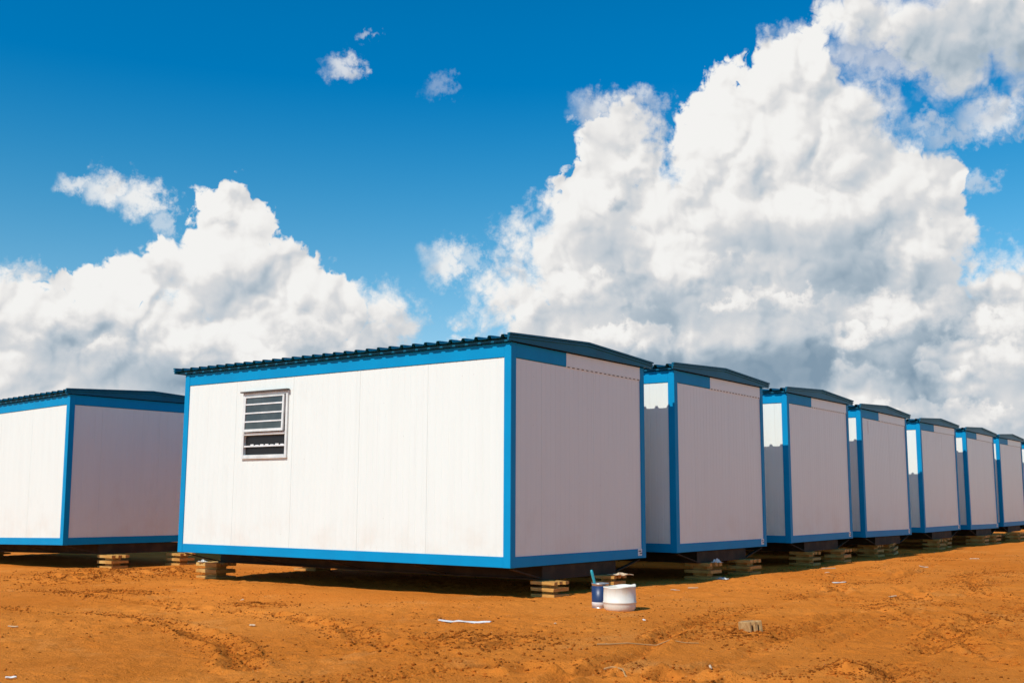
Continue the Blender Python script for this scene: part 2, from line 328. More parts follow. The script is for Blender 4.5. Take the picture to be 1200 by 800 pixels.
def mk_soil(n, b, t):
    o = coord(t)
    at = t.nodes.new('ShaderNodeAttribute'); at.attribute_name = 'churn_shade'; churn_shade = at.outputs['Fac']  # painted shade of ruts and mounds, stored per vertex
    big = n.noise(o, .35, 5, .55); mid = n.noise(o, 2.1, 6, .6); fine = n.noise(o, 23, 6, .7)
    col = n.mix(n.ss(big, .36, .64), (.69, .200, .025, 1), (.79, .250, .037, 1))
    col = n.mix(n.m('MULTIPLY', n.ss(mid, .50, .66), .5), col, (.60, .170, .019, 1))
    col = n.mix(n.m('MULTIPLY', n.ss(n.noise(n.v('ADD', o, (31, 7, 0)), 1.1, 6, .6), .55, .72), .5), col, (.78, .31, .075, 1))
    col = n.mix(n.m('MULTIPLY', n.ss(churn_shade, .15, .9), .60), col, (.27, .078, .012, 1))
    col = n.mix(n.m('MULTIPLY', n.ss(fine, .58, .72), .5), col, (.30, .080, .011, 1))  # this and the next mix paint tiny soil shadows as dark flecks
    col = n.mix(n.m('MULTIPLY', n.ss(n.noise(o, 60, 4, .7), .62, .74), .5), col, (.26, .075, .012, 1))
    col = n.mix(n.m('MULTIPLY', n.ss(n.voro(o, 22, dim='3D'), .15, .08), .40), col, (.80, .42, .14, 1))
    t.links.new(col, b.inputs['Base Color']); b.inputs['Roughness'].default_value = 1.0
    b.inputs['Specular IOR Level'].default_value = .03
    h = n.m('ADD', n.m('MULTIPLY', n.noise(o, 11, 9, .72), 1.0), n.m('MULTIPLY', n.noise(o, 48, 5, .65), .5))
    bump(n, t, b, h, .045, .85)
def mk_clod(n, b, t):
    o = coord(t)
    t.links.new(two_tone(n, o, (.22, .064, .010), (.50, .145, .020), 4.0, 3), b.inputs['Base Color']); b.inputs['Roughness'].default_value = 1.0  # clods coloured dark to paint the small shadows they leave
    b.inputs['Specular IOR Level'].default_value = .02

MAT = {}
def build_materials():
    M = MAT
    M['panel'] = material('white_panel', mk_panel); M['blue'] = material('blue_paint', mk_blue)
    M['teal'] = material('dark_teal_sheet', mk_teal); M['steel'] = material('chassis_steel', mk_steel)
    M['timber'] = material('rough_timber', mk_timber)
    M['alu'] = material('window_aluminium', plain((.74, .76, .73), .4)); M['whitebar'] = material('white_bar', plain((.82, .82, .80), .4))
    M['glass'] = material('grey_louvre_glass', plain((.075, .085, .082), .07, c1=(.045, .055, .055), sc=3))
    M['dark'] = material('dark_opening', plain((.008, .008, .008), .45)); M['hood'] = material('brown_hood', plain((.10, .075, .06), .5))
    M['tub'] = material('dusty_white_plastic', mk_tub); M['tin'] = material('tin_metal', plain((.55, .55, .53), .35, .8))
    M['navy'] = material('navy_label', plain((.012, .035, .11), .4)); M['labelwhite'] = material('label_white', plain((.78, .78, .76), .45))
    M['handle'] = material('turquoise_plastic', plain((.02, .34, .40), .35)); M['bristle'] = material('bristle', plain((.12, .09, .06), .8))
    M['rag'] = material('crumpled_plastic', plain((.76, .74, .68), .5)); M['scrap'] = material('pale_scrap', plain((.66, .52, .36), .8, c1=(.58, .38, .20)))
    M['brick'] = material('concrete_brick', plain((.50, .29, .11), .9, c1=(.38, .19, .06), sc=22))
    M['stick'] = material('dry_stick', plain((.46, .25, .09), .9)); M['soil'] = material('red_soil', mk_soil); M['clod'] = material('shadow_fleck_soil', mk_clod)
    M['plate'] = material('plate_dark', plain((.10, .09, .11), .5)); M['inside'] = material('dull_ceiling', plain((.30, .30, .29), .8))

# ------------------------------------------------------------------ ground
def hash2(ix, iy, seed):
    h = (ix.astype(np.int64) * 374761393 + iy.astype(np.int64) * 668265263 + seed * 974711) & 0xffffffff
    h = ((h ^ (h >> 13)) * 1274126177) & 0xffffffff
    return ((h ^ (h >> 16)) & 0xffff) / 65535.0
def vnoise(x, y, seed=0):
    ix, iy = np.floor(x), np.floor(y); fx, fy = x - ix, y - iy
    ix = ix.astype(np.int64); iy = iy.astype(np.int64)
    u = fx * fx * fx * (fx * (fx * 6 - 15) + 10); v = fy * fy * fy * (fy * (fy * 6 - 15) + 10)
    a = hash2(ix, iy, seed); b = hash2(ix + 1, iy, seed); c = hash2(ix, iy + 1, seed); d = hash2(ix + 1, iy + 1, seed)
    return (a + (b - a) * u) * (1 - v) + (c + (d - c) * u) * v - .5
TRACKS = [   # wheel ruts: world polyline, width, depth, how broken the soil is
    ([(-2.3, 8.5), (-2.47, 6.34), (-2.31, 5.1), (-2.35, 3.83), (-2.53, 2.73), (-2.58, 1.76), (-2.6, .74), (-3.0, -.44), (-3.7, -1.6)], .24, .030, 1.0),
    ([(-4.9, 6.0), (-4.12, 3.6), (-3.57, 2.7), (-3.49, 1.85), (-3.69, .95), (-4.2, -.4), (-5.0, -1.6)], .24, .026, .8),
    ([(-5.6, -2.3), (-4.93, -2.58), (-4.37, -2.60), (-4.14, -2.8), (-4.0, -3.27), (-3.9, -3.9), (-3.8, -4.9)], .34, .035, 1.3),
    ([(-5.0, -3.6), (-3.82, -3.49), (-2.77, -3.26), (-1.36, -2.8), (.23, -2.53), (1.96, -2.48), (3.89, -2.43), (9, -2.2)], .22, .026, .7),
    ([(-5.2, -4.2), (-3.43, -3.99), (-2.03, -3.85), (-.04, -3.63), (2.5, -3.47), (4.58, -3.26), (10, -3.1)], .22, .018, .6),
    ([(9, -2.6), (5.93, -3.34), (4.4, -3.75), (3.39, -4.24), (2.9, -4.9), (3.2, -6)], .24, .022, .6),
    ([(-4.6, -4.5), (-3.0, -4.35), (-1.2, -4.15), (.8, -4.05), (3.2, -3.9), (7, -3.6)], .20, .016, .35),
    ([(-2.2, -5.6), (-.6, -4.7), (1.2, -3.6), (3.6, -2.3), (6.5, -1.3), (12, -.9)], .22, .018, .4),
    ([(-1.7, -5.9), (.0, -5.0), (1.9, -4.0), (4.3, -2.8), (7.2, -1.9), (12, -1.5)], .22, .018, .4),
    ([(-4.4, -5.4), (-2.67, -4.97), (-1.25, -4.84), (.43, -4.75), (2.36, -4.78), (6, -5.4)], .26, .022, .7),
]
MOUNDS = [(-3.05, -4.78, .14, .055), (-1.42, -3.42, .34, .022), (-3.28, -2.1, .5, .018), (.4, 7.6, .9, .05), (-.6, 7.2, .7, .04), (1.0, 7.0, .5, .035), (-2.0, 4.3, .35, .02), (-1.9, 1.9, .25, .018)]
def ground_base(y): return Z0 - .332 - .009 * np.clip(y, -9, 22)
def ground_height(x, y, want_shade=False):
    x = np.atleast_1d(np.asarray(x, float)); y = np.atleast_1d(np.asarray(y, float))
    z = ground_base(y)
    fade = 1 / (1 + (np.hypot(x, y) / 60) ** 2)
    z = z + fade * (.045 * vnoise(x / 2.3, y / 2.3, 1) + .026 * vnoise(x / .8, y / .8, 2) + .012 * vnoise(x / .33, y / .33, 3))
    r = np.abs(vnoise(x / .17, y / .17, 4)); rough = np.clip(vnoise(x / 1.6, y / 1.6, 9) * 1.6 + .45, .12, 1)
    z = z + fade * rough * (.022 * vnoise(x / .13, y / .13, 5) + .019 * vnoise(x / .06, y / .06, 6) - .012 * np.clip(.12 - r, 0, 1) * 4)
    near = np.hypot(x + 3, y + 2) < 22
    if near.any():
        xn, yn = x[near], y[near]; dz = np.zeros_like(xn); dm = np.zeros_like(xn)
        for pts, w, dep, brk in TRACKS:
            best = np.full_like(xn, 9.0); al = np.zeros_like(xn); acc = 0
            for (ax, ay), (bx, by) in zip(pts[:-1], pts[1:]):
                L = math.hypot(bx - ax, by - ay); ux, uy = (bx - ax) / L, (by - ay) / L
                s = np.clip((xn - ax) * ux + (yn - ay) * uy, 0, L)
                d = np.hypot(xn - ax - s * ux, yn - ay - s * uy); k = d < best
                best = np.where(k, d, best); al = np.where(k, acc + s, al); acc += L
            best = best + .07 * vnoise(xn / .25, yn / .25, 21)
            inside = np.clip(1 - best / (w * .5), 0, 1); ins = inside * inside * (3 - 2 * inside)
            lip = np.exp(-((best - w * .62) / (w * .16)) ** 2)
            patch = np.clip(vnoise(xn / 1.1, yn / 1.1, 22) * 1.6 + .75, .15, 1)
            tread = np.sin(al * 2 * math.pi / .085 + best * 25) + .8 * np.cos(best * 2 * math.pi / .055)
            dm = np.maximum(dm, np.clip(patch * brk, 0, 1.2) * np.exp(-(best / (w * .55)) ** 2) * np.clip(.45 + .6 * np.sign(tread) * ins + 2.2 * vnoise(xn / .11, yn / .11, 25), 0, 1.2))  # relief shadows of the ruts, put into the soil colour
            dz += 1.5 * patch * (-dep * ins + dep * .8 * lip * (.6 + 1.2 * vnoise(xn / .1, yn / .1, 23)) + .010 * brk * ins * tread + .03 * brk * ins * vnoise(xn / .075, yn / .075, 24))
        for mx, my, mr, mh in MOUNDS:
            q = np.exp(-((xn - mx) ** 2 + (yn - my) ** 2) / (mr * mr))
            dm = np.maximum(dm, q * np.clip(.3 + 2.5 * vnoise(xn / .09, yn / .09, 33), 0, 1))
            dz += mh * q * (1 + 1.6 * vnoise(xn / .07, yn / .07, 31) + 1.0 * vnoise(xn / .16, yn / .16, 32))
        z[near] += dz
        if want_shade: full = np.zeros_like(x); full[near] = dm; return z, full
    return z
def gz(x, y): return float(ground_height(x, y)[0])
def soil_level(x, y, r=.15):
    xs = np.array([x + a * r for a in (-1, 0, 1) for _ in range(3)]); ys = np.array([y + b * r for _ in range(3) for b in (-1, 0, 1)])
    return float(ground_height(xs, ys).mean())

def axis_lines(a, b, step, far, grow=1.11, start=None):
    c = list(np.arange(a, b + 1e-6, step)); s = step
    lo, hi = [], []
    p = b; s = step
    while p < far: s = min(s * grow, 400); p += s; hi.append(p)
    p = a; s = step
    while p > -far: s = min(s * grow, 400); p -= s; lo.append(p)
    return np.array(lo[::-1] + c + hi)
def build_ground():
    xs = axis_lines(-7.6, 6.5, .024, 4000, 1.035); ys = axis_lines(-6.2, 3.0, .026, 4000, 1.035)
    X, Y = np.meshgrid(xs, ys); nx, ny = len(xs), len(ys)
    Z, churn_shade = ground_height(X.ravel(), Y.ravel(), True)
    co = np.stack([X.ravel(), Y.ravel(), Z], 1).astype(np.float32)
    i = np.arange(nx * ny).reshape(ny, nx)
    q = np.stack([i[:-1, :-1], i[:-1, 1:], i[1:, 1:], i[1:, :-1]], -1).reshape(-1, 4)
    me = bpy.data.meshes.new('ground'); me.vertices.add(len(co)); me.vertices.foreach_set('co', co.ravel())
    me.loops.add(q.size); me.loops.foreach_set('vertex_index', q.ravel().astype(np.int32))
    me.polygons.add(len(q)); me.polygons.foreach_set('loop_start', (np.arange(len(q)) * 4).astype(np.int32))
    me.polygons.foreach_set('use_smooth', np.ones(len(q), bool)); me.update(); me.validate()
    me.attributes.new('churn_shade', 'FLOAT', 'POINT').data.foreach_set('value', churn_shade.astype(np.float32))
    me.materials.append(MAT['soil']); o = bpy.data.objects.new('ground', me); C.scene.collection.objects.link(o)
    tag(o, kind='structure')
def build_clods():
    rnd = np.random.default_rng(4); pts = []
    n = 60000
    # scattered everywhere, thicker near the viewer's side, and along the ruts
    xs = rnd.uniform(-8, 16, n); ys = rnd.uniform(-6, 9, n); keep = (vnoise(xs / .9, ys / .9, 41) + .5) > rnd.uniform(.25, .95, n)
    xs, ys = xs[keep], ys[keep]; rs = .0025 + .008 * rnd.random(len(xs)) ** 5
    tx, ty, tr = [], [], []
    for pl, w, dep, brk in TRACKS:
        for (ax, ay), (bx, by) in zip(pl[:-1], pl[1:]):
            L = math.hypot(bx - ax, by - ay); k = int(800 * L * brk); s = rnd.random(k); off = rnd.normal(0, w * .55, k)
            ux, uy = (bx - ax) / L, (by - ay) / L
            px = ax + (bx - ax) * s - uy * off; py = ay + (by - ay) * s + ux * off
            kp = (vnoise(px / .7, py / .7, 22) + .5) > rnd.uniform(.2, .9, k)
            tx.append(px[kp]); ty.append(py[kp]); tr.append((.003 + .007 * rnd.random(k) ** 3)[kp])
    for mx, my, mr, mh in MOUNDS:
        k = int(700 * mr / .3); px = mx + rnd.normal(0, mr * .8, k); py = my + rnd.normal(0, mr * .8, k)
        tx.append(px); ty.append(py); tr.append(.003 + .010 * rnd.random(k) ** 3)
    xs = np.concatenate([xs] + tx); ys = np.concatenate([ys] + ty); rs = np.concatenate([rs] + tr)
    zs = ground_height(xs, ys); n = len(xs)
    base = np.array([(1, 0, 0), (-1, 0, 0), (0, 1, 0), (0, -1, 0), (0, 0, 1), (0, 0, -1), (.7, .7, .5), (-.7, .6, .4), (.6, -.7, .5), (-.6, -.6, .6)], float)
    b = bmesh.new()
    for p in base: b.verts.new(p)
    hull = bmesh.ops.convex_hull(b, input=b.verts[:]); b.verts.index_update(); b.faces.ensure_lookup_table()
    F = np.array([[v.index for v in f.verts] for f in b.faces]); b.free()
    V = base[None] * rnd.uniform(.6, 1.25, (n, len(base), 1)); a = rnd.uniform(0, 6.28, n); ca, sa = np.cos(a)[:, None], np.sin(a)[:, None]
    vx = V[..., 0] * ca - V[..., 1] * sa; vy = V[..., 0] * sa + V[..., 1] * ca; vz = V[..., 2] * rnd.uniform(.6, 1.15, (n, 1))
    P = np.stack([vx * rs[:, None] * 1.35 + xs[:, None], vy * rs[:, None] * 1.35 + ys[:, None], vz * rs[:, None] + zs[:, None] + rs[:, None] * .25], -1).reshape(-1, 3)
    q = (F[None] + (np.arange(n) * len(base))[:, None, None]).reshape(-1, 3)
    me = bpy.data.meshes.new('soil_clods'); me.vertices.add(len(P)); me.vertices.foreach_set('co', P.astype(np.float32).ravel())
    me.loops.add(q.size); me.loops.foreach_set('vertex_index', q.ravel().astype(np.int32))
    me.polygons.add(len(q)); me.polygons.foreach_set('loop_start', (np.arange(len(q)) * 3).astype(np.int32)); me.update(); me.validate()
    me.materials.append(MAT['clod']); o = bpy.data.objects.new('soil_clods', me); C.scene.collection.objects.link(o)
    tag(o, 'loose crumbs and small clods of red soil scattered over the bare ground', 'soil', kind='stuff')

# ------------------------------------------------------------------ cabins
W, L, H = 3.01, 5.8, 2.5
def rib_profile(a, b, joints):
    """plan profile along a wall from a to b: (u, depth) with shallow grooves and deeper panel joints"""
    pts = [(a, 0.0)]; u = math.ceil((a + .03) / .1) * .1
    cuts = []
    while u < b - .03:
        if min([abs(u - j) for j in joints] + [9]) > .03: cuts.append((u, .0021, .010))
        u += .1
    cuts += [(j, .004, .0025) for j in joints]
    for u, d, w in sorted(cuts): pts += [(u - w, 0), (u - w * .35, d), (u + w * .35, d), (u + w, 0)]
    return pts + [(b, 0.0)]
def wall(name, parent, place, a, b, z0, z1, joints, hole=None):
    prof = rib_profile(a, b, joints)
    if hole:
        h0, h1, hz0, hz1 = hole
        prof = [p for p in prof if all(abs(p[0] - q) > .012 for q in (h0, h1))] + [(h0, 0), (h1, 0)]; prof.sort()
    zl = sorted([z0, z1] + ([hole[2], hole[3]] if hole else []))
    mb = MB(); n = len(prof); vs = [place(u, d, z) for z in zl for (u, d) in prof]; fs = []
    for k in range(len(zl) - 1):
        for i in range(n - 1):
            if hole and hole[0] - 1e-6 <= prof[i][0] and prof[i + 1][0] <= hole[1] + 1e-6 and abs(zl[k] - hole[2]) < 1e-6: continue
            fs.append((k * n + i, k * n + i + 1, (k + 1) * n + i + 1, (k + 1) * n + i))
    mb.add(vs, fs); o = mb.build(name, MAT['panel'], parent, fix=False)
    md = o.modifiers.new('thickness', 'SOLIDIFY'); md.thickness = .045; md.offset = -1
    return o
def make_cabin(label, window=False, full_band=False):
    M = MAT; root = empty('portable_cabin'); tag(root, label, 'cabin', 'white and blue cabins standing on timber blocks')
    P = .10
    for (x0, y0) in ((0, 0), (W - P, 0), (0, L - P), (W - P, L - P)):
        MB().box(x0, x0 + P, y0, y0 + P, 0, H).build('corner_post', M['blue'], root, bevel=.004)
    # rails
    for z0, z1, nm in ((0, .12, 'bottom_rail'), (H - .168, H, 'top_rail')):
        for x0 in (.004, W - .064): MB().box(x0, x0 + .06, P, L - P, z0 + .002, z1 - .002).build(nm, M['blue'], root, bevel=.003)
        for y0, back in ((.004, 0), (L - .064, 1)):
            x1 = 1.13 if (nm == 'top_rail' and not back and not full_band) else W - P
            MB().box(P, x1, y0, y0 + .06, z0 + .002, z1 - .002).build(nm, M['blue'], root, bevel=.003)
    # walls: outer faces a little behind the rails
    d = .014; zt = H - .168
    J = (1.232, 2.345, 3.546, 4.68)
    hole = (3.67, 4.48, 1.315, 2.135) if window else None
    wall('side_wall', root, lambda u, q, z: (d + q, L - u, z), P, L - P, .12, zt, [L - j for j in J], (L - hole[1], L - hole[0], hole[2], hole[3]) if hole else None)
    wall('side_wall', root, lambda u, q, z: (W - d - q, u, z), P, L - P, .12, zt, J)
    wall('end_wall', root, lambda u, q, z: (u, d + q, z), P, W - P, .12, zt - .004, (.62, 1.75))
    wall('end_wall', root, lambda u, q, z: (W - u, L - d - q, z), P, W - P, .12, zt, (1.1, 2.2))
    if not full_band:
        g = MB().box(1.133, W - P - .002, .005, .05, zt + .006, H - .003)
        g.build('gable_strip', M['panel'], root)
        s = MB(); u = 1.16
        k = 0
        s.box(1.133, W - P - .002, .0085, .05, zt - .012, zt + .0055)
        while u < W - P - .06: s.box(u, u + .050, .006, .0085, zt - .007, zt + .003, 1); u += .105  # dark dashes painted for the shade in the rib slots
        s.build('joint_flashing', [M['panel'], M['hood']], root)
    MB().box(.05, W - .05, .05, L - .05, .03, .11).build('floor', M['steel'], root)
    MB().box(.05, W - .05, .05, L - .05, H - .06, H - .02).build('ceiling', M['inside'], root)
    # roof: ribbed sheets on a very low gable
    e0, e1, rx = -.088, W + .165, 1.55; ze, zr = H + .046, H + .128
    prof = []; y = -.034; yend = L + .115
    while y < yend - .1:
        prof += [(y, 0), (y + .055, 0), (y + .072, .036), (y + .108, .036), (y + .125, 0)]; y += .19
    prof.append((yend, 0))
    mb = MB(); n = len(prof); vs = []
    for (x, z) in ((e0, ze), (rx, zr), (e1, ze)): vs += [(x, yy, z + q) for yy, q in prof]
    fs = [(k * n + i, k * n + i + 1, (k + 1) * n + i + 1, (k + 1) * n + i) for k in (0, 1) for i in range(n - 1)]
    roof = mb.add(vs, fs).build('roof', M['teal'], root, fix=False)
    md = roof.modifiers.new('thickness', 'SOLIDIFY'); md.thickness = .003; md.offset = 1
    MB().prism([(rx - .16, zr + .031), (rx, zr + .041), (rx + .16, zr + .031), (rx + .16, zr + .036), (rx, zr + .046), (rx - .16, zr + .036)], 'y', .0, L + .1).build('ridge_cap', M['teal'], roof)
    for y0, sg in ((-.036, -1), (L + .118, 1)):
        b = MB(); ya, yb = (y0, y0 + .02)
        b.prism([(e0 - .008, H + .008), (e1 + .004, H + .008), (e1 + .004, ze + .045), (rx, zr + .045), (e0 - .008, ze + .045)], 'y', ya, yb)
        for k, (t0, t1) in enumerate(((0, .020), (.030, .050))):      # folded steps along the slope
            off = (.022, .014)[k]; q0, q1 = (ya - off, ya - .0005) if sg < 0 else (yb + .0005, yb + off)
            zt0 = .0475 - t0 if k == 0 else .045 - t0
            b.prism([(e0 - .010, ze + zt0), (rx, zr + zt0), (e1 + .006, ze + zt0), (e1 + .006, ze + .045 - t1 + .002), (rx, zr + .045 - t1 + .002), (e0 - .010, ze + .045 - t1 + .002)], 'y', q0, q1)
        b.build('barge_flashing', M['teal'], roof)
    for x0 in (-.034, W + .008):
        MB().box(x0, x0 + .026, -.012, L + .09, H + .004, ze - .012).build('eave_flashing', M['teal'], roof)
    MB().box(.04, W - .04, .04, L - .04, H - .018, ze - .004).build('wall_plate', M['steel'], root)
    # chassis
    for x0 in (.68, 2.19):
        b = MB(); b.box(x0, x0 + .10, .05, L - .05, -.165, -.150); b.box(x0, x0 + .10, .05, L - .05, -.022, -.006); b.box(x0 + .044, x0 + .056, .05, L - .05, -.150, -.022)
        b.build('skid_beam', M['steel'], root)
    for y0 in (.075, L - .095): MB().box(.782, 2.188, y0, y0 + .02, -.160, -.012).build('cross_beam', M['steel'], root)
    MB().box(.675, 2.295, .040, .048, -.166, -.006).build('end_plate', M['steel'], root)
    yy = .06
    for k in range(5):
        y0 = .06 + k * (L - .12) / 4
        MB().bar((.10, y0, -.018), (.66, y0, -.145), .05, .012).build('brace', M['steel'], root)
        MB().bar((2.91, y0, -.018), (2.31, y0, -.145), .05, .012).build('brace', M['steel'], root)
    # small notice plate by the right corner post
    b = MB(); b.box(W - P - .11, W - P - .01, .0, .0035, .035, .122, 0)
    b.box(W - P - .10, W - P - .03, -.001, .0, .085, .10, 1); b.box(W - P - .07, W - P - .012, -.001, .0, .055, .072, 1)
    b.build('notice_plate', [M['labelwhite'], M['plate']], root)
    if window: make_window(root)
    return root
def make_window(root):
    M = MAT; y0, y1, z0, z1 = 3.63, 4.515, 1.285, 2.155
    def ring(mb, x0, x1, a0, a1, b0, b1, w, wb=None):
        wb = wb or w
        mb.box(x0, x1, a0, a0 + w, b0, b1); mb.box(x0, x1, a1 - w, a1, b0, b1)
        mb.box(x0, x1, a0 + w, a1 - w, b0, b0 + wb); mb.box(x0, x1, a0 + w, a1 - w, b1 - w, b1)
    f = MB(); ring(f, -.012, .06, y0, y1, z0, z1, .038); f.box(-.010, .058, y0 + .045, y1 - .045, 1.585, 1.622)
    fr = f.build('window', M['alu'], root, bevel=.003)
    MB().box(-.05, .0, y0 - .02, y1 + .02, z1 + .004, z1 + .022).build('drip_hood', M['hood'], fr)
    MB().box(-.018, .0, y0 - .004, y1 + .004, z0 - .012, z0 - .002).build('sill', M['whitebar'], fr)
    # top hung sash, pushed open a little at the foot
    tilt = Matrix.Translation((-.004, 0, 2.115)) @ Matrix.Rotation(math.radians(1.5), 4, 'Y') @ Matrix.Translation((0, 0, -2.115))
    s = MB(); a0, a1, b0, b1 = y0 + .05, y1 - .05, 1.63, 2.108
    for bx in ((a0, a0 + .03, b0, b1), (a1 - .03, a1, b0, b1), (a0 + .03, a1 - .03, b0, b0 + .035), (a0 + .03, a1 - .03, b1 - .02, b1)):
        s.box(-.026, .0, bx[0], bx[1], bx[2], bx[3], 0, tilt)
    s.build('sash', M['alu'], fr)
    zs = [b0 + .035, 1.765, 1.880, 1.998, b1 - .02]
    rnd = random.Random(3)
    for k in range(4):
        t2 = tilt @ Matrix.Translation((0, 0, zs[k])) @ Matrix.Rotation(math.radians(rnd.uniform(-2, 2)), 4, 'Y') @ Matrix.Translation((0, 0, -zs[k]))
        MB().box(-.014, -.010, a0 + .028, a1 - .028, zs[k] + .002, zs[k + 1] - .002, 0, t2).build('louvre_pane', M['glass'], fr)
        if k: MB().box(-.024, -.0155, a0 + .03, a1 - .03, zs[k] - .009, zs[k] + .009, 0, tilt).build('glazing_bar', M['whitebar'], fr)
    MB().box(.030, .034, y0 + .044, y1 - .044, 1.33, 1.586).build('opening_dark_sheet', M['dark'], fr)  # near-black sheet painting the unlit inside of the lower opening
    b = MB(); b.box(.0, .018, y0 + .040, y1 - .040, 1.430, 1.449)
    yy = y0 + .07
    while yy < y1 - .13: b.box(.004, .014, yy, yy + .062, 1.449, 1.449 + .012 + .005 * math.sin(yy * 40)); yy += .098  # white tabs modelled on the bar in place of reflections
    b.build('guard_bar_glints', M['whitebar'], fr)

# ------------------------------------------------------------------ small things
def timber_block(w, dp, h, seed):
    """a cut piece of pallet: deck boards, blocks, deck boards, blocks, deck boards"""
    rnd = random.Random(seed); M = MAT; root = empty('timber_block')
    t = h * .20; g = (h - 3 * t) / 2
    for k in range(3):
        z0 = k * (t + g)
        if k < 2:
            MB().box(rnd.uniform(-.008, .006), w + rnd.uniform(-.008, .008), rnd.uniform(-.01, .01), dp, z0, z0 + t, jit=.004, rnd=rnd).build('deck_board', M['timber'], root)
            MB().box(.09, w - .09, .09, dp - .09, z0 + t + .0005, z0 + t + g - .0005).build('stringer', M['timber'], root)
        else:
            bw = w / 3 * .66
            for i in range(3):
                x0 = i * (w - bw) / 2
                MB().box(x0, x0 + bw, rnd.uniform(-.015, .008), dp + rnd.uniform(-.01, .01), z0, z0 + t, jit=.003, rnd=rnd).build('deck_board', M['timber'], root)
    return root
def crumple(name, c, r, h, seed, mat):
    rnd = random.Random(seed); n = 9; vs = []
    for i in range(n):
        for j in range(n):
            x = (i / (n - 1) - .5) * 2 * r; y = (j / (n - 1) - .5) * 2 * r
            k = max(abs(i - 4), abs(j - 4)) / 4
            vs.append((c[0] + x * (.75 + rnd.uniform(-.22, .22)), c[1] + y * (.75 + rnd.uniform(-.22, .22)), c[2] + .004 + h * max(0, rnd.uniform(.15, 1.0) * (1 - k * .8))))
    fs = [(i * n + j, i * n + j + 1, (i + 1) * n + j + 1, (i + 1) * n + j) for i in range(n - 1) for j in range(n - 1)]
    o = MB().add(vs, fs).build(name, mat); md = o.modifiers.new('thickness', 'SOLIDIFY'); md.thickness = .002; md.offset = 0
    return o
def lying_strip(name, p, q, w, mat, lift, seed, seg=7):
    """a thin bent strip lying on the soil between two points"""
    rnd = random.Random(seed); p, q = Vector(p), Vector(q); d = (q - p).normalized(); s = Vector((-d.y, d.x))
    vs = []
    for i in range(seg):
        c = p.lerp(q, i / (seg - 1)) + s * rnd.uniform(-.1, .1) * w
        ww = w * (.5 + .5 * min(1, 3 * min(i, seg - 1 - i) / (seg - 1) + .45)) * rnd.uniform(.85, 1.1)
        for k in (-.5, 0, .5):
            g = c + s * ww * k; vs.append((g.x, g.y, soil_level(g.x, g.y, .03) + lift * (.55 + rnd.uniform(0, .7) + (.5 if k == 0 else 0))))
    fs = [(i * 3 + k, i * 3 + k + 1, (i + 1) * 3 + k + 1, (i + 1) * 3 + k) for i in range(seg - 1) for k in (0, 1)]
    o = MB().add(vs, fs).build(name, mat); md = o.modifiers.new('thickness', 'SOLIDIFY'); md.thickness = .006; md.offset = 0
    return o
def stick(name, p, q, r, seed):
    rnd = random.Random(seed); p, q = Vector(p), Vector(q); pts = []; n = 8
    for i in range(n):
        c = p.lerp(q, i / (n - 1)) + Vector((rnd.uniform(-.012, .012), rnd.uniform(-.012, .012)))
        pts.append(Vector((c.x, c.y, soil_level(c.x, c.y, .04) + r * 1.3 + rnd.uniform(0, .006))))
    vs = []; fs = []; k = 6; d = (pts[-1] - pts[0]).normalized(); s = d.cross(Vector((0, 0, 1))).normalized(); u = s.cross(d)
    for i, c in enumerate(pts):
        rr = r * (1 - .45 * i / n)
        vs += [c + s * rr * math.cos(a * 2 * math.pi / k) + u * rr * math.sin(a * 2 * math.pi / k) for a in range(k)]
    for i in range(n - 1):
        for a in range(k): fs.append((i * k + a, i * k + (a + 1) % k, (i + 1) * k + (a + 1) % k, (i + 1) * k + a))
    fs += [tuple(range(k)), tuple(range((n - 1) * k, n * k))]
    return MB().add(vs, fs).build(name, MAT['stick'])

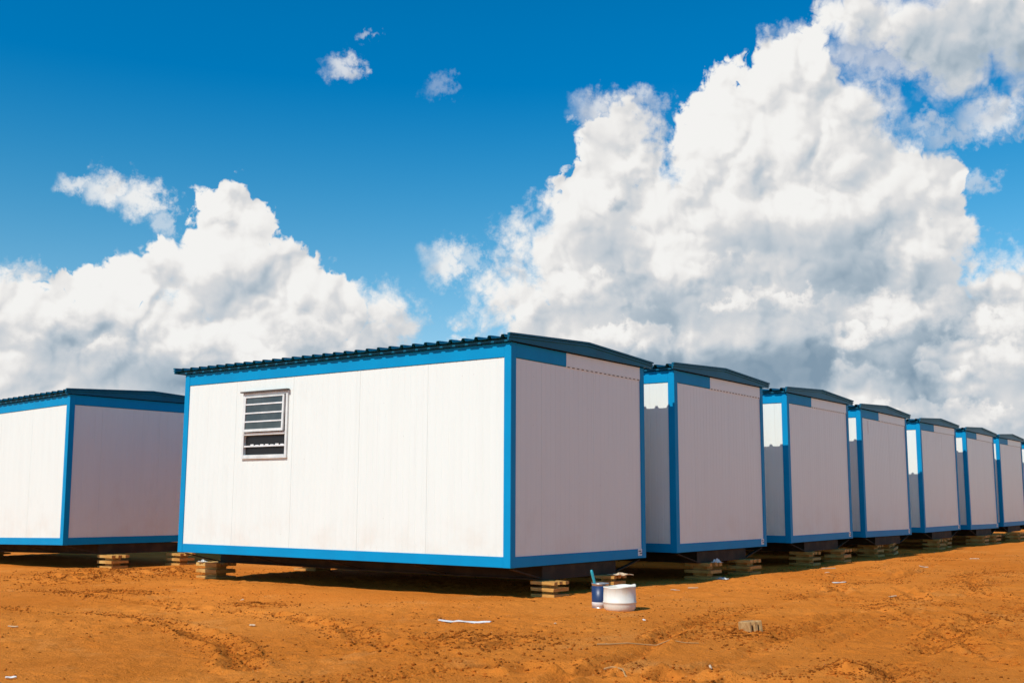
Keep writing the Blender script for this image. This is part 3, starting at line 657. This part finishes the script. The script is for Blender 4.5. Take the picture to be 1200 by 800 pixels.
def build_objects():
    M = MAT
    near = make_cabin('nearest white cabin with blue corner posts and a louvred window in its sunlit side', window=True)
    near.location = (0, 0, Z0)
    row = [((3.686, -.095, .040), 'second cabin of the row, right behind the nearest cabin with the window'),
           ((7.771, -.058, .056), 'third cabin of the row, roof shadow falling across its blue corner post'),
           ((11.599, -.018, .056), 'fourth cabin of the row, with a pale drip stain high on its end wall'),
           ((15.979, .103, .054), 'fifth cabin of the row, between the stained cabin and two smaller looking ones'),
           ((19.718, .025, .057), 'sixth cabin of the row, third from the far right end'),
           ((23.549, .080, .070), 'seventh cabin of the row, small in view, last one showing its end wall'),
           ((27.35, .05, .070), 'farthest cabin of the row, only a sunlit sliver showing at the photo edge')]
    proto = make_cabin(row[0][1])
    roots = [near]
    for k, (p, lab) in enumerate(row):
        c = proto if k == 0 else copy_tree(proto)
        c.location = (p[0], p[1], p[2] + Z0); c['label'] = lab
        c.rotation_euler = [math.radians(v) for v in ((.0, .0, .0), (.12, -.15, .1), (-.15, .2, .25), (.1, -.25, -.3), (-.1, .2, .2), (.15, -.2, .3), (0, .1, 0))[k]]; roots.append(c)
    # stain on the fourth cabin
    st = MB(); st.prism([(.42, 2.30), (.47, 2.29), (.475, 2.14), (.455, 2.02), (.44, 2.15), (.425, 2.2)], 'y', .0105, .0125)
    so = st.build('drip_stain', M['labelwhite'], roots[3])
    back = make_cabin('cabin at the left photo edge, full dark blue band along its end wall top', full_band=True)
    back.rotation_euler = (math.radians(-1.1958), 0, math.radians(-2.6306)); back.location = (.5848, 9.5964, Z0 - .0275)

    # timber blocks under the skids: x, y of the front left corner, width, depth
    G = 'timber blocks under the cabins'
    blocks = [(.53, -.22, .30, .32, 0, 'timber block under the left front of the nearest cabin, sun on its near edge'),
              (1.82, -.22, .30, .32, 0, 'timber block behind the white tub, under the nearest cabin, scraps on top'),
              (.46, 5.52, .34, .46, 0, 'timber block under the far end of the windowed cabin, grey lit ends on the left'),
              (2.42, 5.55, .34, .46, 0, 'timber block deep in shade below the windowed cabin, seen past its far left block'),
              (4.47, -.20, .36, .50, .04, 'timber block under the second cabin with a crumpled white rag on top'),
              (5.69, -.25, .36, .46, .04, 'timber block under the right skid of the second cabin, bright left face, no rag'),
              (8.47, -.14, .38, .52, .056, 'timber block under the left skid of the third cabin, dark gaps between its boards'),
              (9.86, -.20, .40, .46, .056, 'bright timber block under the right skid of the third cabin'),
              (12.45, .05, .42, .50, .056, 'shaded timber block under the left of the fourth cabin'),
              (13.25, -.02, .60, .46, .056, 'wide grey timber block leaning under the right of the fourth cabin'),
              (16.75, .0, .40, .50, .054, 'timber block under the left skid of the fifth cabin, thin lit edge'),
              (17.9, .12, .42, .46, .054, 'dim timber block under the right skid of the fifth cabin'),
              (20.5, -.12, .44, .60, .057, 'left one of the two bright timber blocks under the sixth cabin'),
              (21.55, -.15, .44, .50, .057, 'right one of the two bright timber blocks under the sixth cabin'),
              (24.2, -.20, .50, .50, .07, 'farthest timber block, under the seventh cabin at the right'),
              (1.26, 9.20, .33, .40, -.03, 'timber block under the left cabin, yellow lit ends, nearer of the two'),
              (2.62, 9.20, .33, .40, -.04, 'timber block under the left cabin, just left of the windowed cabin, farther of the two'),
              (2.30, 14.9, .40, .70, -.13, 'timber block at the left photo edge under the far end of the left cabin')]
    protob = None
    for k, (x, y, w, dp, zo, lab) in enumerate(blocks):
        g = soil_level(x + w / 2, y + dp / 2, .16) - .012
        top = Z0 + zo - .166 - (.0 if y < 8 else .01)
        dp *= .8 if 1 < k < 15 and k not in (2, 3) else 1.0
        b = timber_block(w, dp, max(.1, top - g), k)
        b.location = (x, y, g); tag(b, lab, 'timber block', G)
        if k == 9: b.rotation_euler = (0, math.radians(-3), math.radians(9))
        else: b.rotation_euler = (0, 0, math.radians([0, 2, -2, 3, 1, -3, 0, 2][k % 8]))
    # rags
    def on_block(k, dx, dy): x, y, w, dp, zo, _ = blocks[k]; return (x + w * dx, y + dp * dy, Z0 + zo - .164)
    tag(crumple('plastic_rag', on_block(4, .3, -.10), .075, .085, 1, M['rag']), 'crumpled white rag on the timber block under the second cabin', 'rag')
    tag(crumple('plastic_rag', (4.62, -.32, soil_level(4.62, -.32) ), .10, .05, 2, M['rag']), 'white crumpled scrap on the soil in front of the rag topped timber block', 'rag')
    tag(crumple('plastic_rag', on_block(1, .45, -.02), .14, .045, 3, M['scrap']), 'torn pale scrap on the timber block behind the white tub', 'rag')
    tag(crumple('plastic_rag', on_block(2, .1, .75), .07, .05, 4, M['rag']), 'small white scrap on the block under the far end of the windowed cabin', 'rag')

    # white tub
    bx, by = -.20, -1.50; bz = soil_level(bx, by, .16) - .010
    tub = empty('plastic_tub', (bx, by, bz)); tag(tub, 'dusty white plastic tub with a torn rim, standing on the soil by the tin', 'tub')
    prof = [(.0, .0), (.125, .0), (.145, .008), (.158, .03), (.163, .06), (.164, .082), (.168, .085), (.168, .094), (.164, .097), (.163, .17), (.160, .228), (.164, .232), (.164, .243), (.155, .243), (.153, .20), (.153, .03), (.12, .012), (0, .012)]
    def wob(a, j, r, z):
        if 9 <= j <= 14: z += .007 * math.sin(a * 3 + 1) + (.026 * max(0, math.cos(a + .75)) ** 14 if j > 10 and j < 14 else 0) - .012 * max(0, math.cos(a - 2.2)) ** 6
        return r * (1 + .012 * math.sin(2 * a + .5)), z
    MB().lathe(prof, 56, wob=wob).build('body', M['tub'], tub)
    # paint tin with label
    tx, ty = -.03, -1.17; tz = soil_level(tx, ty, .09) - .006
    tin = empty('paint_tin', (tx, ty, tz)); tag(tin, 'metal paint tin with a navy and white label, a brush standing in it', 'paint tin')
    MB().lathe([(0, 0), (.086, 0), (.089, .004), (.089, .008), (.086, .010), (.086, .238), (.090, .241), (.090, .250), (.084, .250), (.083, .02), (0, .02)], 44).build('body', M['tin'], tin)
    lb = MB(); vs = []; fs = []; mi = []
    nseg = 30; a0, a1 = math.radians(118), math.radians(254); zz = [.012, .062, .066, .222]
    for i in range(nseg + 1):
        a = a0 + (a1 - a0) * i / nseg
        for z in zz:
            for r in (.0864, .0874): vs.append((r * math.cos(a), r * math.sin(a), z))
    for i in range(nseg):
        o = i * 8; p = o + 8
        for k in range(3):
            lb_f = (o + k * 2 + 1, o + k * 2 + 3, p + k * 2 + 3, p + k * 2 + 1); fs.append(lb_f); mi.append(1 if k == 0 else 0)
    m_ = MB(); m_.v = vs
    for f_, k_ in zip(fs, mi): m_.f.append(f_); m_.mi.append(k_); m_.sm.append(True)
    lab = m_.build('label', [M['navy'], M['labelwhite']], tin)
    md = lab.modifiers.new('thickness', 'SOLIDIFY'); md.thickness = .0006; md.offset = 0
    # brush leaning in the tin
    p0 = Vector((tx - .02, ty - .01, tz + .03)); p1 = Vector((tx - .075, ty + .10, tz + .385))
    p1 = Vector((tx - .085, ty + .055, tz + .385)); dirv = (p1 - p0).normalized()
    br = empty('paint_brush', p0); tag(br, 'paint brush with turquoise handle leaning out of the tin', 'paint brush')
    rot = dirv.to_track_quat('Z', 'Y'); br.rotation_mode = 'QUATERNION'; br.rotation_quaternion = rot
    Lb = (p1 - p0).length
    MB().lathe([(0, .15), (.008, .15), (.010, .18), (.014, Lb - .13), (.0155, Lb - .06), (.0155, Lb - .02), (.011, Lb - .004), (0, Lb)], 16).build('handle', M['handle'], br)
    MB().box(-.024, .024, -.009, .009, .085, .155).build('ferrule', M['tin'], br, bevel=.003)
    MB().box(-.022, .022, -.008, .008, .0, .086).build('bristles', M['bristle'], br)

    # broken concrete brick with open cores
    kx, ky = -1.42, -3.44; kz = soil_level(kx, ky, .12) - .03
    t_ = .02
    outline = [(0, 0), (.21, 0), (.21, .035), (.145, .038), (.14, .062), (.21, .068), (.215, .105), (.145, .108), (.14, .135), (.20, .14), (.20, .175), (.02, .18), (-.005, .10)]
    kb = MB().prism([(x - .1, y - .09) for x, y in outline], 'z', 0, .15);
    rr = random.Random(5); kb.v = [(x + rr.uniform(-.006, .006), y + rr.uniform(-.006, .006), z + rr.uniform(-.007, .007)) for x, y, z in kb.v]
    ko = kb.build('broken_brick', M['brick'], bevel=.006); ko.location = (kx, ky, kz); ko.rotation_euler = (math.radians(3), math.radians(-4), math.radians(-118)); ko.scale = (.74, .74, .74)
    tag(ko, 'broken tan concrete brick with open slots, half sunk in the churned soil', 'brick')

    # litter
    tag(lying_strip('plastic_strip', (-2.29, -.92), (-2.13, -1.36), .075, M['labelwhite'], .012, 1, 9), 'long white strip lying on bare soil in front of the nearest cabin', 'strip')
    tag(stick('dry_stick', (-2.92, -2.93), (-2.37, -3.46), .006, 2), 'long thin dry stick on the soil below the white tub', 'stick')
    tag(stick('dry_stick', (-3.73, -3.49), (-3.89, -3.80), .008, 3), 'short thicker stick near the bottom edge of the photo', 'stick')
    GS = 'pale scraps littered on the soil'
    for k, (x, y, l, w, a, lab) in enumerate([
        (-1.04, -2.25, .10, .025, .7, 'small pale scrap below the right side of the white tub'),
        (-1.97, -1.92, .05, .02, .4, 'tiny scrap below the long white strip, to its right'),
        (2.23, -.83, .16, .025, -.8, 'thin pale scrap right of the white tub, nearer to it'),
        (2.64, -.86, .18, .04, -.85, 'flat pale scrap in front of the second cabin, left of the rag'),
        (7.88, -.63, .34, .12, -.7, 'larger cardboard scrap in front of the third cabin'),
        (4.48, -2.04, .26, .08, -.8, 'dusty grey scrap alone on open ground in front of the third cabin'),
        (9.59, -1.66, .22, .06, -.8, 'pale scrap farthest out in front of the fifth cabin'),
        (2.68, -3.29, .14, .04, -.6, 'pale scrap on the open ground in the right foreground'),
        (-3.17, -3.94, .06, .02, .6, 'small scrap between the two sticks and the broken brick'),
        (-4.66, 1.77, .12, .02, -.9, 'straw coloured sliver in the left foreground, near the photo edge'),
        (-6.10, -.76, .09, .018, -.8, 'straw coloured sliver at the bottom left corner'),
        (-1.56, 2.54, .06, .035, .3, 'small white scrap in front of the shaded side of the windowed cabin'),
        (-3.34, .29, .07, .03, -.9, 'small white scrap in the middle of the left foreground'),
        (6.3, -1.2, .10, .03, -.8, 'small scrap on the soil right of the second cabin'),
        (12.0, -1.9, .25, .05, -.8, 'pale scrap on the far right slope of bare soil')]):
        c, s = math.cos(a), math.sin(a); l *= .7; w *= .75
        tag(lying_strip('litter_scrap', (x - c * l / 2, y - s * l / 2), (x + c * l / 2, y + s * l / 2), w, M['scrap'] if k % 5 else M['rag'], .010, 10 + k, 5), lab, 'scrap', GS)

def build_sun():
    ld = bpy.data.lights.new('sun', 'SUN'); ld.energy = 4.1; ld.angle = math.radians(.53); ld.color = (1.0, .955, .875)
    o = bpy.data.objects.new('sun', ld); C.scene.collection.objects.link(o)
    e, a = math.radians(SUN_EL), math.radians(SUN_AZ)
    to = Vector((math.cos(e) * math.sin(a), math.cos(e) * math.cos(a), math.sin(e)))
    o.rotation_euler = to.to_track_quat('Z', 'Y').to_euler(); o.location = to * 50

build_settings(); build_camera(); build_world(); build_materials(); build_ground(); build_clods(); build_objects(); build_sun()
